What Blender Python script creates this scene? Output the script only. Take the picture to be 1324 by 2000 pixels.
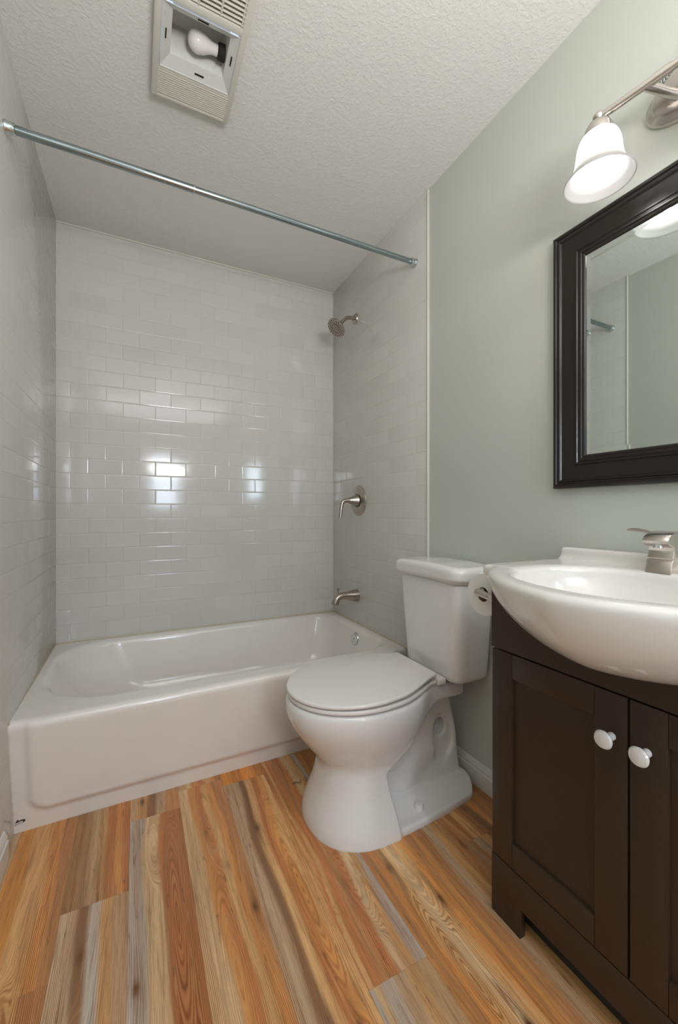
import bpy, bmesh, math, random
import numpy as np
from mathutils import Vector, Matrix

# ------------------------------------------------------------------ scene, camera, light
for o in list(bpy.data.objects):
    bpy.data.objects.remove(o)
S = bpy.context.scene
COL = S.collection
random.seed(4)
rng = np.random.default_rng(7)

W = 1.524          # alcove width (left wall x=0, right wall x=W); back wall is y=0, the room runs towards -y
H = 2.465          # ceiling
NEAR = -2.66       # inner face of the wall with the doorway

cam_d = bpy.data.cameras.new('camera')
cam = bpy.data.objects.new('camera', cam_d)
COL.objects.link(cam)
cam.location = (0.359, -2.421, 1.034)
cam.rotation_euler = (math.radians(90), 0, math.radians(-26.385))
cam_d.sensor_fit = 'VERTICAL'
cam_d.sensor_height = 36.0
cam_d.lens = 36.0 * 800.3 / 2000.0
cam_d.clip_start = 0.02
S.camera = cam

S.view_settings.view_transform = 'Standard'
S.view_settings.look = 'None'
S.view_settings.gamma = 1.0
S.view_settings.use_curve_mapping = False
S.view_settings.exposure = 0.10

BULB = 26.0        # radiance of the two vanity bulbs
DAY = 15.0         # daylight through the window of the room behind the opening (W)
BOUNCE_FILL = 25.5       # added fill light, bounced off the ceiling above the camera (W)
world = bpy.data.worlds.new('world')
S.world = world
world.use_nodes = True
world.node_tree.nodes['Background'].inputs[0].default_value = (0.62, 0.76, 1.0, 1)
world.node_tree.nodes['Background'].inputs[1].default_value = 1.0


def area_light(name, loc, rot, sx, sy, power, color):
    d = bpy.data.lights.new(name, 'AREA')
    d.shape = 'RECTANGLE'
    d.size, d.size_y = sx, sy
    d.energy = power
    d.color = color
    o = bpy.data.objects.new(name, d)
    o.location = loc
    o.rotation_euler = rot
    COL.objects.link(o)
    return o


WINX0, WINX1, WINZ0, WINZ1, WINY = 0.60, 0.98, 1.12, 1.86, -4.70
area_light('window_daylight', ((WINX0 + WINX1) / 2, WINY + 0.01, (WINZ0 + WINZ1) / 2),
           (math.radians(90), 0, 0), WINX1 - WINX0, WINZ1 - WINZ0, DAY, (0.74, 0.85, 1.0))
area_light('hall_fill', (0.7, -3.7, H - 0.02), (0, 0, 0), 1.5, 1.3, 21.0, (0.92, 0.95, 1.0))  # unseen fill light added below the hall ceiling to brighten the bathroom


area_light('ceiling_bounce_fill', (0.70, -2.85, 1.55), (math.radians(180 - 14), 0, 0), 0.45, 0.45, BOUNCE_FILL, (1.0, 0.975, 0.945))  # added fill behind the camera, aimed up at the ceiling; no fixture there


# ------------------------------------------------------------------ helpers
def srgb(r, g, b):
    f = lambda c: (c / 255 / 12.92) if c / 255 <= 0.04045 else ((c / 255 + 0.055) / 1.055) ** 2.4
    return (f(r), f(g), f(b), 1.0)


class NT:
    def __init__(self, name):
        self.m = bpy.data.materials.new(name)
        self.m.use_nodes = True
        self.t = self.m.node_tree
        self.b = self.t.nodes['Principled BSDF']
        self.out = self.t.nodes['Material Output']

    def n(self, typ, **kw):
        nd = self.t.nodes.new(typ)
        for k, v in kw.items():
            setattr(nd, k, v)
        return nd

    def put(self, sock, v):
        if hasattr(v, 'is_linked'):
            self.t.links.new(v, sock)
        else:
            sock.default_value = v

    def math(self, op, a, b=0.0, c=None):
        nd = self.n('ShaderNodeMath', operation=op)
        self.put(nd.inputs[0], a)
        self.put(nd.inputs[1], b)
        if c is not None:
            self.put(nd.inputs[2], c)
        return nd.outputs[0]

    def vmath(self, op, a, b):
        nd = self.n('ShaderNodeVectorMath', operation=op)
        self.put(nd.inputs[0], a)
        if op == 'SCALE':
            self.put(nd.inputs['Scale'], b)
        elif b is not None:
            self.put(nd.inputs[1], b)
        return nd.outputs[0]

    def maprange(self, v, a, b, c=0.0, d=1.0, smooth=True):
        nd = self.n('ShaderNodeMapRange')
        nd.interpolation_type = 'SMOOTHSTEP' if smooth else 'LINEAR'
        self.put(nd.inputs[0], v)
        for i, x in enumerate((a, b, c, d)):
            nd.inputs[i + 1].default_value = x
        return nd.outputs[0]

    def mix(self, f, a, b, blend='MIX'):
        nd = self.n('ShaderNodeMix', data_type='RGBA', blend_type=blend)
        self.put(nd.inputs[0], f)
        self.put(nd.inputs[6], a)
        self.put(nd.inputs[7], b)
        return nd.outputs[2]

    def noise(self, vec, scale, detail=2.0, rough=0.5):
        nd = self.n('ShaderNodeTexNoise')
        if vec is not None:
            self.put(nd.inputs['Vector'], vec)
        nd.inputs['Scale'].default_value = scale
        nd.inputs['Detail'].default_value = detail
        nd.inputs['Roughness'].default_value = rough
        return nd.outputs['Fac']

    def pos(self):
        return self.n('ShaderNodeNewGeometry').outputs['Position']

    def scaled(self, vec, s):
        return self.vmath('MULTIPLY', vec, s)

    def bump(self, h, dist, strength=1.0, normal=None):
        nd = self.n('ShaderNodeBump')
        nd.inputs['Strength'].default_value = strength
        nd.inputs['Distance'].default_value = dist
        self.put(nd.inputs['Height'], h)
        if normal is not None:
            self.put(nd.inputs['Normal'], normal)
        return nd.outputs[0]

    def set(self, color=None, rough=None, metal=None, spec=None, normal=None, coat=None):
        I = self.b.inputs
        if color is not None:
            self.put(I['Base Color'], color)
        if rough is not None:
            self.put(I['Roughness'], rough)
        if metal is not None:
            self.put(I['Metallic'], metal)
        if spec is not None:
            I['Specular IOR Level'].default_value = spec
        if normal is not None:
            self.put(I['Normal'], normal)
        if coat is not None:
            I['Coat Weight'].default_value = coat
            I['Coat Roughness'].default_value = 0.05
        return self.m


def plain(name, col, rough=0.5, metal=0.0, spec=0.5, bump=None, coat=None):
    """colour with faint noise in tone and roughness"""
    k = NT(name)
    p = k.pos()
    f = k.noise(p, 9.0, 3.0)
    c2 = tuple(x * 0.94 for x in col[:3]) + (1,)
    c = k.mix(f, col, c2)
    r = k.maprange(k.noise(p, 35.0, 2.0), 0.3, 0.7, max(0.02, rough - 0.03), rough + 0.03)
    nrm = None
    if bump:
        nrm = k.bump(k.noise(p, bump[0], 3.0), bump[1])
    return k.set(c, r, metal, spec, nrm, coat)


def tile_mat(name, axis, a0):
    k = NT(name)
    hh, ww, z0 = 0.0756, 0.1555, 0.4715
    p = k.pos()
    sp = k.n('ShaderNodeSeparateXYZ')
    k.put(sp.inputs[0], p)
    a = sp.outputs[axis]
    z = sp.outputs[2]
    rz = k.math('DIVIDE', k.math('SUBTRACT', z, z0), hh)
    row = k.math('FLOOR', rz)
    fr = k.math('SUBTRACT', rz, row)
    par = k.math('MULTIPLY', k.math('FLOORED_MODULO', row, 2.0), 0.5)
    ca = k.math('ADD', k.math('DIVIDE', k.math('SUBTRACT', a, a0), ww), par)
    ci = k.math('FLOOR', ca)
    fc = k.math('SUBTRACT', ca, ci)
    dx = k.math('MULTIPLY', k.math('MINIMUM', fc, k.math('SUBTRACT', 1.0, fc)), ww)
    dz = k.math('MULTIPLY', k.math('MINIMUM', fr, k.math('SUBTRACT', 1.0, fr)), hh)
    m = k.math('MINIMUM', dx, dz)
    grout = k.maprange(m, 0.0005, 0.0012, 1.0, 0.0)
    cv = k.n('ShaderNodeCombineXYZ')
    k.put(cv.inputs[0], row)
    k.put(cv.inputs[1], ci)
    wn = k.n('ShaderNodeTexWhiteNoise', noise_dimensions='3D')
    k.put(wn.inputs['Vector'], cv.outputs[0])
    rnd = wn.outputs['Color']
    tone = k.maprange(wn.outputs['Value'], 0, 1, 0.0, 1.0, False)
    c = k.mix(tone, (0.665, 0.65, 0.615, 1), (0.70, 0.685, 0.65, 1))
    gn = k.maprange(k.noise(p, 3.0, 2.0), 0.42, 0.62)
    gcol = k.mix(gn, (0.61, 0.59, 0.54, 1), (0.56, 0.52, 0.42, 1))
    c = k.mix(grout, c, gcol)
    tilt = k.vmath('SCALE', k.vmath('SUBTRACT', rnd, (0.5, 0.5, 0.5)), 0.012)
    geo = k.n('ShaderNodeNewGeometry').outputs['Normal']
    nn = k.vmath('NORMALIZE', k.vmath('ADD', geo, tilt), None)
    hgt = k.maprange(m, 0.0, 0.0045, 0.0, 1.0)
    wav = k.math('MULTIPLY', k.noise(p, 22.0, 1.0), 0.16)
    nn = k.bump(k.math('ADD', hgt, wav), 0.0007, 0.6, nn)
    r = k.math('ADD', k.math('MULTIPLY', grout, 0.5), 0.10)
    return k.set(c, r, 0.0, 0.5, nn)


def paint_mat(name, col, scale, dist, rough=0.55, stipple=False):
    k = NT(name)
    p = k.pos()
    h = k.noise(p, scale, 4.0, 0.6)
    if stipple:
        h2 = k.maprange(k.noise(p, scale * 0.55, 2.0, 0.5), 0.44, 0.62)
        h = k.math('ADD', k.math('MULTIPLY', h, 0.5), h2)
    f = k.noise(p, 2.0, 2.0)
    c = k.mix(f, col, tuple(x * 0.96 for x in col[:3]) + (1,))
    return k.set(c, rough, 0.0, 0.35, k.bump(h, dist))


def metal_mat(name, col, rough, aniso=True):
    k = NT(name)
    p = k.pos()
    f = k.noise(k.scaled(p, (60.0, 60.0, 600.0)), 1.0, 2.0)
    r = k.maprange(f, 0.2, 0.8, rough - 0.015, rough + 0.015) if aniso else rough
    return k.set(col, r, 1.0)


M = {}
M['tile_back'] = tile_mat('subway_tile_back', 0, 0.144)
M['tile_side'] = tile_mat('subway_tile_side', 1, -0.035)
M['ceiling'] = paint_mat('ceiling_texture', (0.80, 0.79, 0.765, 1), 150.0, 0.00045, 0.7, True)
M['green'] = paint_mat('sage_paint', (0.59, 0.615, 0.56, 1), 140.0, 0.00025, 0.42)
M['trimw'] = plain('trim_paint', (0.78, 0.77, 0.73, 1), 0.35)
M['caulk'] = plain('caulk', (0.72, 0.69, 0.60, 1), 0.5)
M['oldcaulk'] = plain('yellowed_caulk', (0.60, 0.52, 0.37, 1), 0.5)
M['china'] = plain('white_china', (0.85, 0.84, 0.825, 1), 0.10, coat=0.4)
M['seatp'] = plain('white_plastic', (0.85, 0.82, 0.79, 1), 0.22)
M['enamel'] = plain('tub_enamel', (0.90, 0.86, 0.81, 1), 0.14, coat=0.3)
M['sink'] = plain('cultured_marble', (0.82, 0.80, 0.765, 1), 0.12, coat=0.4)
M['espresso'] = plain('espresso_wood', (0.046, 0.029, 0.018, 1), 0.40, spec=0.35, bump=(260.0, 0.0002))
M['inside'] = plain('cabinet_inside', (0.03, 0.024, 0.02, 1), 0.7)
M['nickel'] = metal_mat('brushed_nickel', (0.47, 0.42, 0.37, 1), 0.27)
M['nickel2'] = metal_mat('satin_nickel', (0.62, 0.57, 0.53, 1), 0.24)
M['chrome'] = metal_mat('chrome', (0.62, 0.68, 0.69, 1), 0.10, False)
M['steel'] = metal_mat('polished_steel', (0.34, 0.40, 0.42, 1), 0.10, False)
M['dark'] = plain('dark_hole', (0.012, 0.009, 0.008, 1), 0.8)
M['frame'] = plain('black_brown_frame', (0.016, 0.012, 0.010, 1), 0.24)
M['fanplastic'] = plain('aged_white_plastic', (0.72, 0.70, 0.63, 1), 0.45)
M['fanmetal'] = plain('white_enamelled_metal', (0.70, 0.71, 0.68, 1), 0.30)
M['bulbglass'] = plain('frosted_bulb', (0.80, 0.77, 0.76, 1), 0.12)
M['paper'] = plain('tissue_paper', (0.84, 0.83, 0.80, 1), 0.9, bump=(300.0, 0.0005))
M['card'] = plain('cardboard', (0.25, 0.2, 0.16, 1), 0.8)
M['knob'] = plain('white_ceramic', (0.84, 0.83, 0.81, 1), 0.08)
M['ink'] = plain('black_ink', (0.02, 0.018, 0.018, 1), 0.4)
M['subfloor'] = plain('seam', (0.05, 0.03, 0.02, 1), 0.8)
M['hallwall'] = paint_mat('hall_paint', (0.80, 0.79, 0.77, 1), 100.0, 0.0006, 0.6)
M['carpet'] = plain('carpet', (0.62, 0.58, 0.52, 1), 0.9)

k = NT('mirror_silver')
k.set((0.80, 0.87, 0.84, 1), 0.004, 1.0)
M['mirror'] = k.m

k = NT('lit_bulb')
k.b.inputs['Base Color'].default_value = (0.9, 0.9, 0.9, 1)
k.b.inputs['Emission Color'].default_value = (1.0, 0.94, 0.91, 1)
k.b.inputs['Emission Strength'].default_value = BULB
M['lit'] = k.m

k = NT('frosted_shade_glass')
k.set((0.56, 0.56, 0.555, 1), 0.35)
tr = k.n('ShaderNodeBsdfTranslucent')
tr.inputs[0].default_value = (0.56, 0.56, 0.55, 1)
mx = k.n('ShaderNodeMixShader')
mx.inputs[0].default_value = 0.55
k.t.links.new(k.b.outputs[0], mx.inputs[1])
k.t.links.new(tr.outputs[0], mx.inputs[2])
k.t.links.new(mx.outputs[0], k.out.inputs[0])
M['shade'] = k.m


# wood floor material: plank tone in the colour attribute, grain flows along attribute 'grain'
k = NT('vinyl_plank')
at = k.n('ShaderNodeAttribute', attribute_name='tone')
ag = k.n('ShaderNodeAttribute', attribute_name='grain')
sg = k.n('ShaderNodeSeparateXYZ')
k.put(sg.inputs[0], ag.outputs['Vector'])
gx, gy, gd = sg.outputs
cb = k.n('ShaderNodeCombineXYZ')
k.put(cb.inputs[0], k.math('MULTIPLY', gx, 1.0))
k.put(cb.inputs[1], k.math('MULTIPLY', gy, 0.045))
k.put(cb.inputs[2], gd)
gv = cb.outputs[0]
n1 = k.noise(gv, 26.0, 3.0, 0.6)
n2 = k.noise(gv, 130.0, 3.0, 0.6)
n3 = k.noise(gv, 420.0, 2.0, 0.5)
warp = k.math('MULTIPLY', k.noise(gv, 14.0, 3.0), 52.0)
ph = k.math('ADD', k.math('MULTIPLY', gx, 1750.0), warp)
lines = k.math('POWER', k.math('ADD', k.math('MULTIPLY', k.math('SINE', ph), 0.5), 0.5), 2.2)
lines = k.math('MULTIPLY', lines, k.maprange(k.noise(gv, 20.0, 1.0), 0.36, 0.62, 0.08, 0.85))
c = k.mix(k.maprange(n1, 0.32, 0.70, 0.0, 0.5), at.outputs['Color'], (0.46, 0.19, 0.055, 1))
c = k.mix(k.maprange(n2, 0.50, 0.72, 0.0, 0.42), c, (0.20, 0.085, 0.03, 1))
c = k.mix(k.maprange(n2, 0.22, 0.42, 0.30, 0.0), c, (0.88, 0.66, 0.38, 1))
c = k.mix(lines, c, k.mix(1.0, c, (0.52, 0.33, 0.22, 1), 'MULTIPLY'))
n4 = k.noise(k.scaled(gv, (1.0, 3.0, 1.0)), 75.0, 4.0, 0.7)
c = k.mix(k.maprange(n4, 0.60, 0.72, 0.0, 0.55), c, (0.085, 0.04, 0.018, 1))
c = k.mix(k.maprange(n4, 0.28, 0.36, 0.35, 0.0), c, (0.72, 0.55, 0.36, 1))
c = k.mix(k.maprange(n3, 0.40, 0.70, 0.0, 0.22), c, (0.16, 0.075, 0.03, 1))
n5 = k.maprange(k.noise(gv, 8.0, 3.0, 0.6), 0.30, 0.70, 0.78, 1.16, False)
cm = k.n('ShaderNodeCombineXYZ')
for i_ in range(3):
    k.put(cm.inputs[i_], n5)
c = k.mix(1.0, c, cm.outputs[0], 'MULTIPLY')
k.set(c, k.maprange(n2, 0.3, 0.7, 0.30, 0.40), 0.0, 0.45, k.bump(n3, 0.0004))
M['floor'] = k.m


# ------------------------------------------------------------------ mesh helpers
def link(name, me, mat=None, parent=None, smooth=True):
    o = bpy.data.objects.new(name, me)
    COL.objects.link(o)
    if mat is not None and not me.materials:
        me.materials.append(M[mat])
    if smooth and len(me.polygons):
        me.polygons.foreach_set('use_smooth', [True] * len(me.polygons))
    if parent is not None:
        o.parent = parent
        o.matrix_parent_inverse = Matrix.Translation(-Vector(parent.location))
    return o


def from_bm(name, bm, mat, parent=None, smooth=True, angle=35):
    bmesh.ops.recalc_face_normals(bm, faces=bm.faces[:])
    me = bpy.data.meshes.new(name)
    bm.to_mesh(me)
    bm.free()
    o = link(name, me, mat, parent, smooth)
    if smooth:
        try:
            me.set_sharp_from_angle(angle=math.radians(angle))
        except Exception:
            pass
    return o


def box(bm, x0, x1, y0, y1, z0, z1, bev=0.0, seg=2):
    t = bmesh.new()
    vs = [t.verts.new(v) for v in ((x0, y0, z0), (x1, y0, z0), (x1, y1, z0), (x0, y1, z0),
                                   (x0, y0, z1), (x1, y0, z1), (x1, y1, z1), (x0, y1, z1))]
    for f in ((3, 2, 1, 0), (4, 5, 6, 7), (0, 1, 5, 4), (1, 2, 6, 5), (2, 3, 7, 6), (3, 0, 4, 7)):
        t.faces.new([vs[i] for i in f])
    if bev:
        bmesh.ops.bevel(t, geom=t.edges[:], offset=bev, segments=seg, profile=0.5, affect='EDGES')
    me = bpy.data.meshes.new('tmp')
    t.to_mesh(me)
    t.free()
    bm.from_mesh(me)
    bpy.data.meshes.remove(me)


def boxes(name, lst, mat, parent=None, bev=0.0, seg=2, smooth=True):
    bm = bmesh.new()
    for b in lst:
        box(bm, *b[:6], bev=b[6] if len(b) > 6 else bev, seg=seg)
    return from_bm(name, bm, mat, parent, smooth)


def frame_of(d):
    d = Vector(d).normalized()
    up = Vector((0, 0, 1)) if abs(d.z) < 0.9 else Vector((1, 0, 0))
    a = d.cross(up).normalized()
    return a, d.cross(a).normalized(), d


def lathe_bm(bm, prof, origin, axis, seg=40):
    """prof: (radius, distance along axis); closed at ends when r=0"""
    a, b, d = frame_of(axis)
    o = Vector(origin)
    rings = []
    for r, h in prof:
        if r <= 1e-6:
            rings.append([bm.verts.new(o + d * h)])
        else:
            rings.append([bm.verts.new(o + d * h + (a * math.cos(2 * math.pi * i / seg) + b * math.sin(2 * math.pi * i / seg)) * r)
                          for i in range(seg)])
    for p, q in zip(rings[:-1], rings[1:]):
        for i in range(seg):
            j = (i + 1) % seg
            if len(p) == 1 and len(q) == 1:
                break
            if len(p) == 1:
                bm.faces.new((p[0], q[j], q[i]))
            elif len(q) == 1:
                bm.faces.new((p[i], p[j], q[0]))
            else:
                bm.faces.new((p[i], p[j], q[j], q[i]))


def lathe(name, prof, origin, axis, mat, parent=None, seg=40, angle=35):
    bm = bmesh.new()
    lathe_bm(bm, prof, origin, axis, seg)
    return from_bm(name, bm, mat, parent, True, angle)


def spline(pts, n=8):
    """Catmull-Rom through points (any dimension)"""
    P = [np.array(p, float) for p in pts]
    P = [2 * P[0] - P[1]] + P + [2 * P[-1] - P[-2]]
    out = []
    for i in range(1, len(P) - 2):
        for t in np.linspace(0, 1, n, endpoint=False):
            a, b, c, d = P[i - 1:i + 3]
            out.append(0.5 * (2 * b + (c - a) * t + (2 * a - 5 * b + 4 * c - d) * t * t + (3 * b - a - 3 * c + d) * t ** 3))
    out.append(P[-2])
    return out


def tube_bm(bm, pts, radii, seg=20, flat=1.0):
    """tube along points with a radius at each; flat squashes the second cross axis"""
    P = [Vector(p) for p in pts]
    n = len(P)
    tang = [(P[min(i + 1, n - 1)] - P[max(i - 1, 0)]).normalized() for i in range(n)]
    a, b, _ = frame_of(tang[0])
    rings = []
    for i in range(n):
        a = (a - tang[i] * a.dot(tang[i])).normalized()
        b = tang[i].cross(a).normalized()
        r = radii[i] if hasattr(radii, '__len__') else radii
        rings.append([bm.verts.new(P[i] + a * r * math.cos(2 * math.pi * j / seg) + b * r * flat * math.sin(2 * math.pi * j / seg))
                      for j in range(seg)])
    for p, q in zip(rings[:-1], rings[1:]):
        for i in range(seg):
            j = (i + 1) % seg
            bm.faces.new((p[i], p[j], q[j], q[i]))
    bm.faces.new(rings[0][::-1])
    bm.faces.new(rings[-1])


def tube(name, pts, radii, mat, parent=None, seg=20, flat=1.0):
    bm = bmesh.new()
    tube_bm(bm, pts, radii, seg, flat)
    return from_bm(name, bm, mat, parent, True, 50)


def prism_bm(bm, outline, z0, z1, bev=0.0, seg=3):
    """extruded outline [(x,y)] with rounded top and bottom edges"""
    t = bmesh.new()
    lo = [t.verts.new((x, y, z0)) for x, y in outline]
    f = t.faces.new(lo)
    r = bmesh.ops.extrude_face_region(t, geom=[f])
    bmesh.ops.translate(t, vec=(0, 0, z1 - z0), verts=[g for g in r['geom'] if isinstance(g, bmesh.types.BMVert)])
    bmesh.ops.recalc_face_normals(t, faces=t.faces[:])
    if bev:
        es = [e for e in t.edges if abs(e.verts[0].co.z - e.verts[1].co.z) < 1e-6]
        bmesh.ops.bevel(t, geom=es, offset=bev, segments=seg, profile=0.5, affect='EDGES')
    me = bpy.data.meshes.new('tmp')
    t.to_mesh(me)
    t.free()
    bm.from_mesh(me)
    bpy.data.meshes.remove(me)


def sdf_mesh(name, f, lo, hi, h, mat, parent=None):
    """surface nets on a signed distance function, vertices pulled onto the surface"""
    ax = [np.arange(lo[i] - 2 * h, hi[i] + 3 * h, h) for i in range(3)]
    X, Y, Z = np.meshgrid(*ax, indexing='ij')
    v = f(X, Y, Z)
    s = v < 0
    n = np.array(v.shape)
    offs = [(i, j, k) for i in (0, 1) for j in (0, 1) for k in (0, 1)]
    sl = lambda A, o: A[o[0]:n[0] - 1 + o[0], o[1]:n[1] - 1 + o[1], o[2]:n[2] - 1 + o[2]]
    cnt = sum(sl(s, o).astype(int) for o in offs)
    act = (cnt > 0) & (cnt < 8)
    acc = np.zeros(tuple(n - 1) + (3,))
    num = np.zeros(tuple(n - 1))
    for a in range(3):
        for o in offs:
            if o[a]:
                continue
            q = list(o)
            q[a] = 1
            va, vb = sl(v, o), sl(v, q)
            cr = (va < 0) != (vb < 0)
            t = np.where(cr, va / np.where(cr, va - vb, 1), 0)
            for c in range(3):
                acc[..., c] += np.where(cr, o[c] + (t if c == a else 0), 0)
            num += cr
    idx = -np.ones(tuple(n - 1), int)
    idx[act] = np.arange(act.sum())
    ijk = np.argwhere(act)
    P = acc[act] / num[act][:, None] + ijk
    P = np.stack([ax[c][0] + P[:, c] * h for c in range(3)], 1)
    for _ in range(4):
        e = 1e-4
        d = f(P[:, 0], P[:, 1], P[:, 2])
        g = np.stack([(f(P[:, 0] + e * (c == 0), P[:, 1] + e * (c == 1), P[:, 2] + e * (c == 2))
                       - f(P[:, 0] - e * (c == 0), P[:, 1] - e * (c == 1), P[:, 2] - e * (c == 2))) / (2 * e) for c in range(3)], 1)
        st = (d / np.maximum((g * g).sum(1), 0.05))[:, None] * g
        ln = np.linalg.norm(st, axis=1, keepdims=True)
        P = P - st * np.minimum(1, 0.6 * h / np.maximum(ln, 1e-9))
    F = []
    for a in range(3):
        b, c = (a + 1) % 3, (a + 2) % 3
        q = [slice(None)] * 3
        q[a] = slice(0, n[a] - 1)
        q[b] = slice(1, n[b] - 1)
        q[c] = slice(1, n[c] - 1)
        s0 = s[tuple(q)]
        q2 = list(q)
        q2[a] = slice(1, n[a])
        s1 = s[tuple(q2)]
        E = np.argwhere(s0 != s1)
        if not len(E):
            continue
        flip = s0[tuple(E.T)]
        base = E.copy()
        base[:, b] += 1
        base[:, c] += 1
        def cell(db, dc):
            k = base.copy()
            k[:, b] -= db
            k[:, c] -= dc
            return idx[k[:, 0], k[:, 1], k[:, 2]]
        qd = np.stack([cell(1, 1), cell(0, 1), cell(0, 0), cell(1, 0)], 1)
        qd[~flip] = qd[~flip][:, ::-1]
        F.append(qd)
    F = np.concatenate(F)
    me = bpy.data.meshes.new(name)
    me.from_pydata(P.tolist(), [], F.tolist())
    me.update()
    return link(name, me, mat, parent, True)


def smin(a, b, k):
    t = np.clip(0.5 + 0.5 * (b - a) / k, 0, 1)
    return b * (1 - t) + a * t - k * t * (1 - t)


def smax(a, b, k):
    return -smin(-a, -b, k)


def sstep(x, a, b):
    t = np.clip((x - a) / (b - a), 0, 1)
    return t * t * (3 - 2 * t)


def sd_box(X, Y, Z, x0, x1, y0, y1, z0, z1, r=0.0):
    q = [np.abs(X - (x0 + x1) / 2) - (x1 - x0) / 2 + r, np.abs(Y - (y0 + y1) / 2) - (y1 - y0) / 2 + r,
         np.abs(Z - (z0 + z1) / 2) - (z1 - z0) / 2 + r]
    out = np.sqrt(sum(np.maximum(c, 0) ** 2 for c in q))
    return out + np.minimum(np.maximum(np.maximum(q[0], q[1]), q[2]), 0) - r


def sd_rect2(X, Y, x0, x1, y0, y1, r):
    qx = np.abs(X - (x0 + x1) / 2) - (x1 - x0) / 2 + r
    qy = np.abs(Y - (y0 + y1) / 2) - (y1 - y0) / 2 + r
    return np.sqrt(np.maximum(qx, 0) ** 2 + np.maximum(qy, 0) ** 2) + np.minimum(np.maximum(qx, qy), 0) - r


def sd_caps(X, Y, Z, a, b, ra, rb=None):
    rb = ra if rb is None else rb
    a, b = np.array(a), np.array(b)
    ab = b - a
    t = np.clip(((X - a[0]) * ab[0] + (Y - a[1]) * ab[1] + (Z - a[2]) * ab[2]) / (ab @ ab), 0, 1)
    return np.sqrt((X - a[0] - t * ab[0]) ** 2 + (Y - a[1] - t * ab[1]) ** 2 + (Z - a[2] - t * ab[2]) ** 2) - (ra + (rb - ra) * t)


def thing(name, label, cat, loc=(0, 0, 0), group=None):
    o = bpy.data.objects.new(name, None)
    o.empty_display_size = 0.05
    COL.objects.link(o)
    o.location = loc
    return tag(o, label, cat, group)


def tag(o, label, cat, group=None):
    o['label'] = label
    o['category'] = cat
    if group:
        o['group'] = group
    return o


def struct(o):
    o['kind'] = 'structure'
    return o


# ------------------------------------------------------------------ room shell
T = 0.008                                    # tile thickness
TE = -0.967                                  # where the tile stops on the side walls
struct(boxes('wall_back', [(-0.12, W + 0.12, 0.0, 0.12, -0.02, H + 0.12)], 'tile_back', smooth=False))
wl = struct(boxes('wall_left', [(-0.12, 0.0, NEAR, 0.0, -0.02, H + 0.12)], 'green', smooth=False))
boxes('tile_panel', [(0.0, T, TE, 0.0, 0.0, H)], 'tile_side', wl, bev=0.0015)
wr = struct(boxes('wall_right', [(W, W + 0.12, NEAR, 0.0, -0.02, H + 0.12)], 'green', smooth=False))
boxes('tile_panel', [(W - T, W, TE, 0.0, 0.0, H)], 'tile_side', wr, bev=0.0015)
# trim beads at the open tile edges
for i, x in ((1, T * 0.5 + 0.001), (2, W - T * 0.5 - 0.001)):
    bm = bmesh.new()
    box(bm, x - 0.006, x + 0.006, TE - 0.007, TE + 0.0005, 0.09, H, 0.003)
    struct(from_bm('trim_%d' % i, bm, 'caulk'))

# ceiling with the opening for the fan box
FX0, FX1, FY0, FY1 = 0.424, 0.640, -1.545, -1.020
bm = bmesh.new()
for b in ((-0.12, FX0, NEAR - 0.12, 0.12), (FX1, W + 0.12, NEAR - 0.12, 0.12), (FX0, FX1, FY1, 0.12), (FX0, FX1, NEAR - 0.12, FY0)):
    box(bm, b[0], b[1], b[2], b[3], H, H + 0.02)
struct(from_bm('ceiling', bm, 'ceiling', smooth=False))

# the wide cased opening behind the camera and the bedroom beyond it that the daylight comes from
hx0, hx1, hy0, hy1 = -1.1, 2.5, WINY - 0.02, NEAR
struct(boxes('wall_near', [(hx0 - 0.1, -0.12, NEAR - 0.1, NEAR, -0.02, H), (W + 0.12, hx1 + 0.1, NEAR - 0.1, NEAR, -0.02, H)], 'hallwall', smooth=False))
struct(boxes('wall_hall_left', [(hx0 - 0.1, hx0, hy0, hy1, -0.02, H)], 'hallwall', smooth=False))
struct(boxes('wall_hall_right', [(hx1, hx1 + 0.1, hy0, hy1, -0.02, H)], 'hallwall', smooth=False))
struct(boxes('wall_hall_far', [(hx0, WINX0, hy0 - 0.1, hy0, -0.02, H), (WINX1, hx1, hy0 - 0.1, hy0, -0.02, H),
                               (WINX0, WINX1, hy0 - 0.1, hy0, -0.02, WINZ0), (WINX0, WINX1, hy0 - 0.1, hy0, WINZ1, H)], 'hallwall', smooth=False))
struct(boxes('ceiling_hall', [(hx0, hx1, hy0, hy1 - 0.12, H, H + 0.05)], 'hallwall', smooth=False))
struct(boxes('floor_hall', [(hx0, hx1, hy0, hy1 - 0.14, -0.05, -0.002)], 'carpet', smooth=False))
wm = (WINZ0 + WINZ1) / 2
struct(boxes('window_1', [(WINX0, WINX0 + 0.04, hy0 - 0.08, hy0 - 0.03, WINZ0, WINZ1), (WINX1 - 0.04, WINX1, hy0 - 0.08, hy0 - 0.03, WINZ0, WINZ1),
                          (WINX0 + 0.04, WINX1 - 0.04, hy0 - 0.08, hy0 - 0.03, WINZ0, WINZ0 + 0.04), (WINX0 + 0.04, WINX1 - 0.04, hy0 - 0.08, hy0 - 0.03, WINZ1 - 0.04, WINZ1),
                          (WINX0 + 0.04, WINX1 - 0.04, hy0 - 0.08, hy0 - 0.03, wm - 0.02, wm + 0.02)], 'trimw'))


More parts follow.
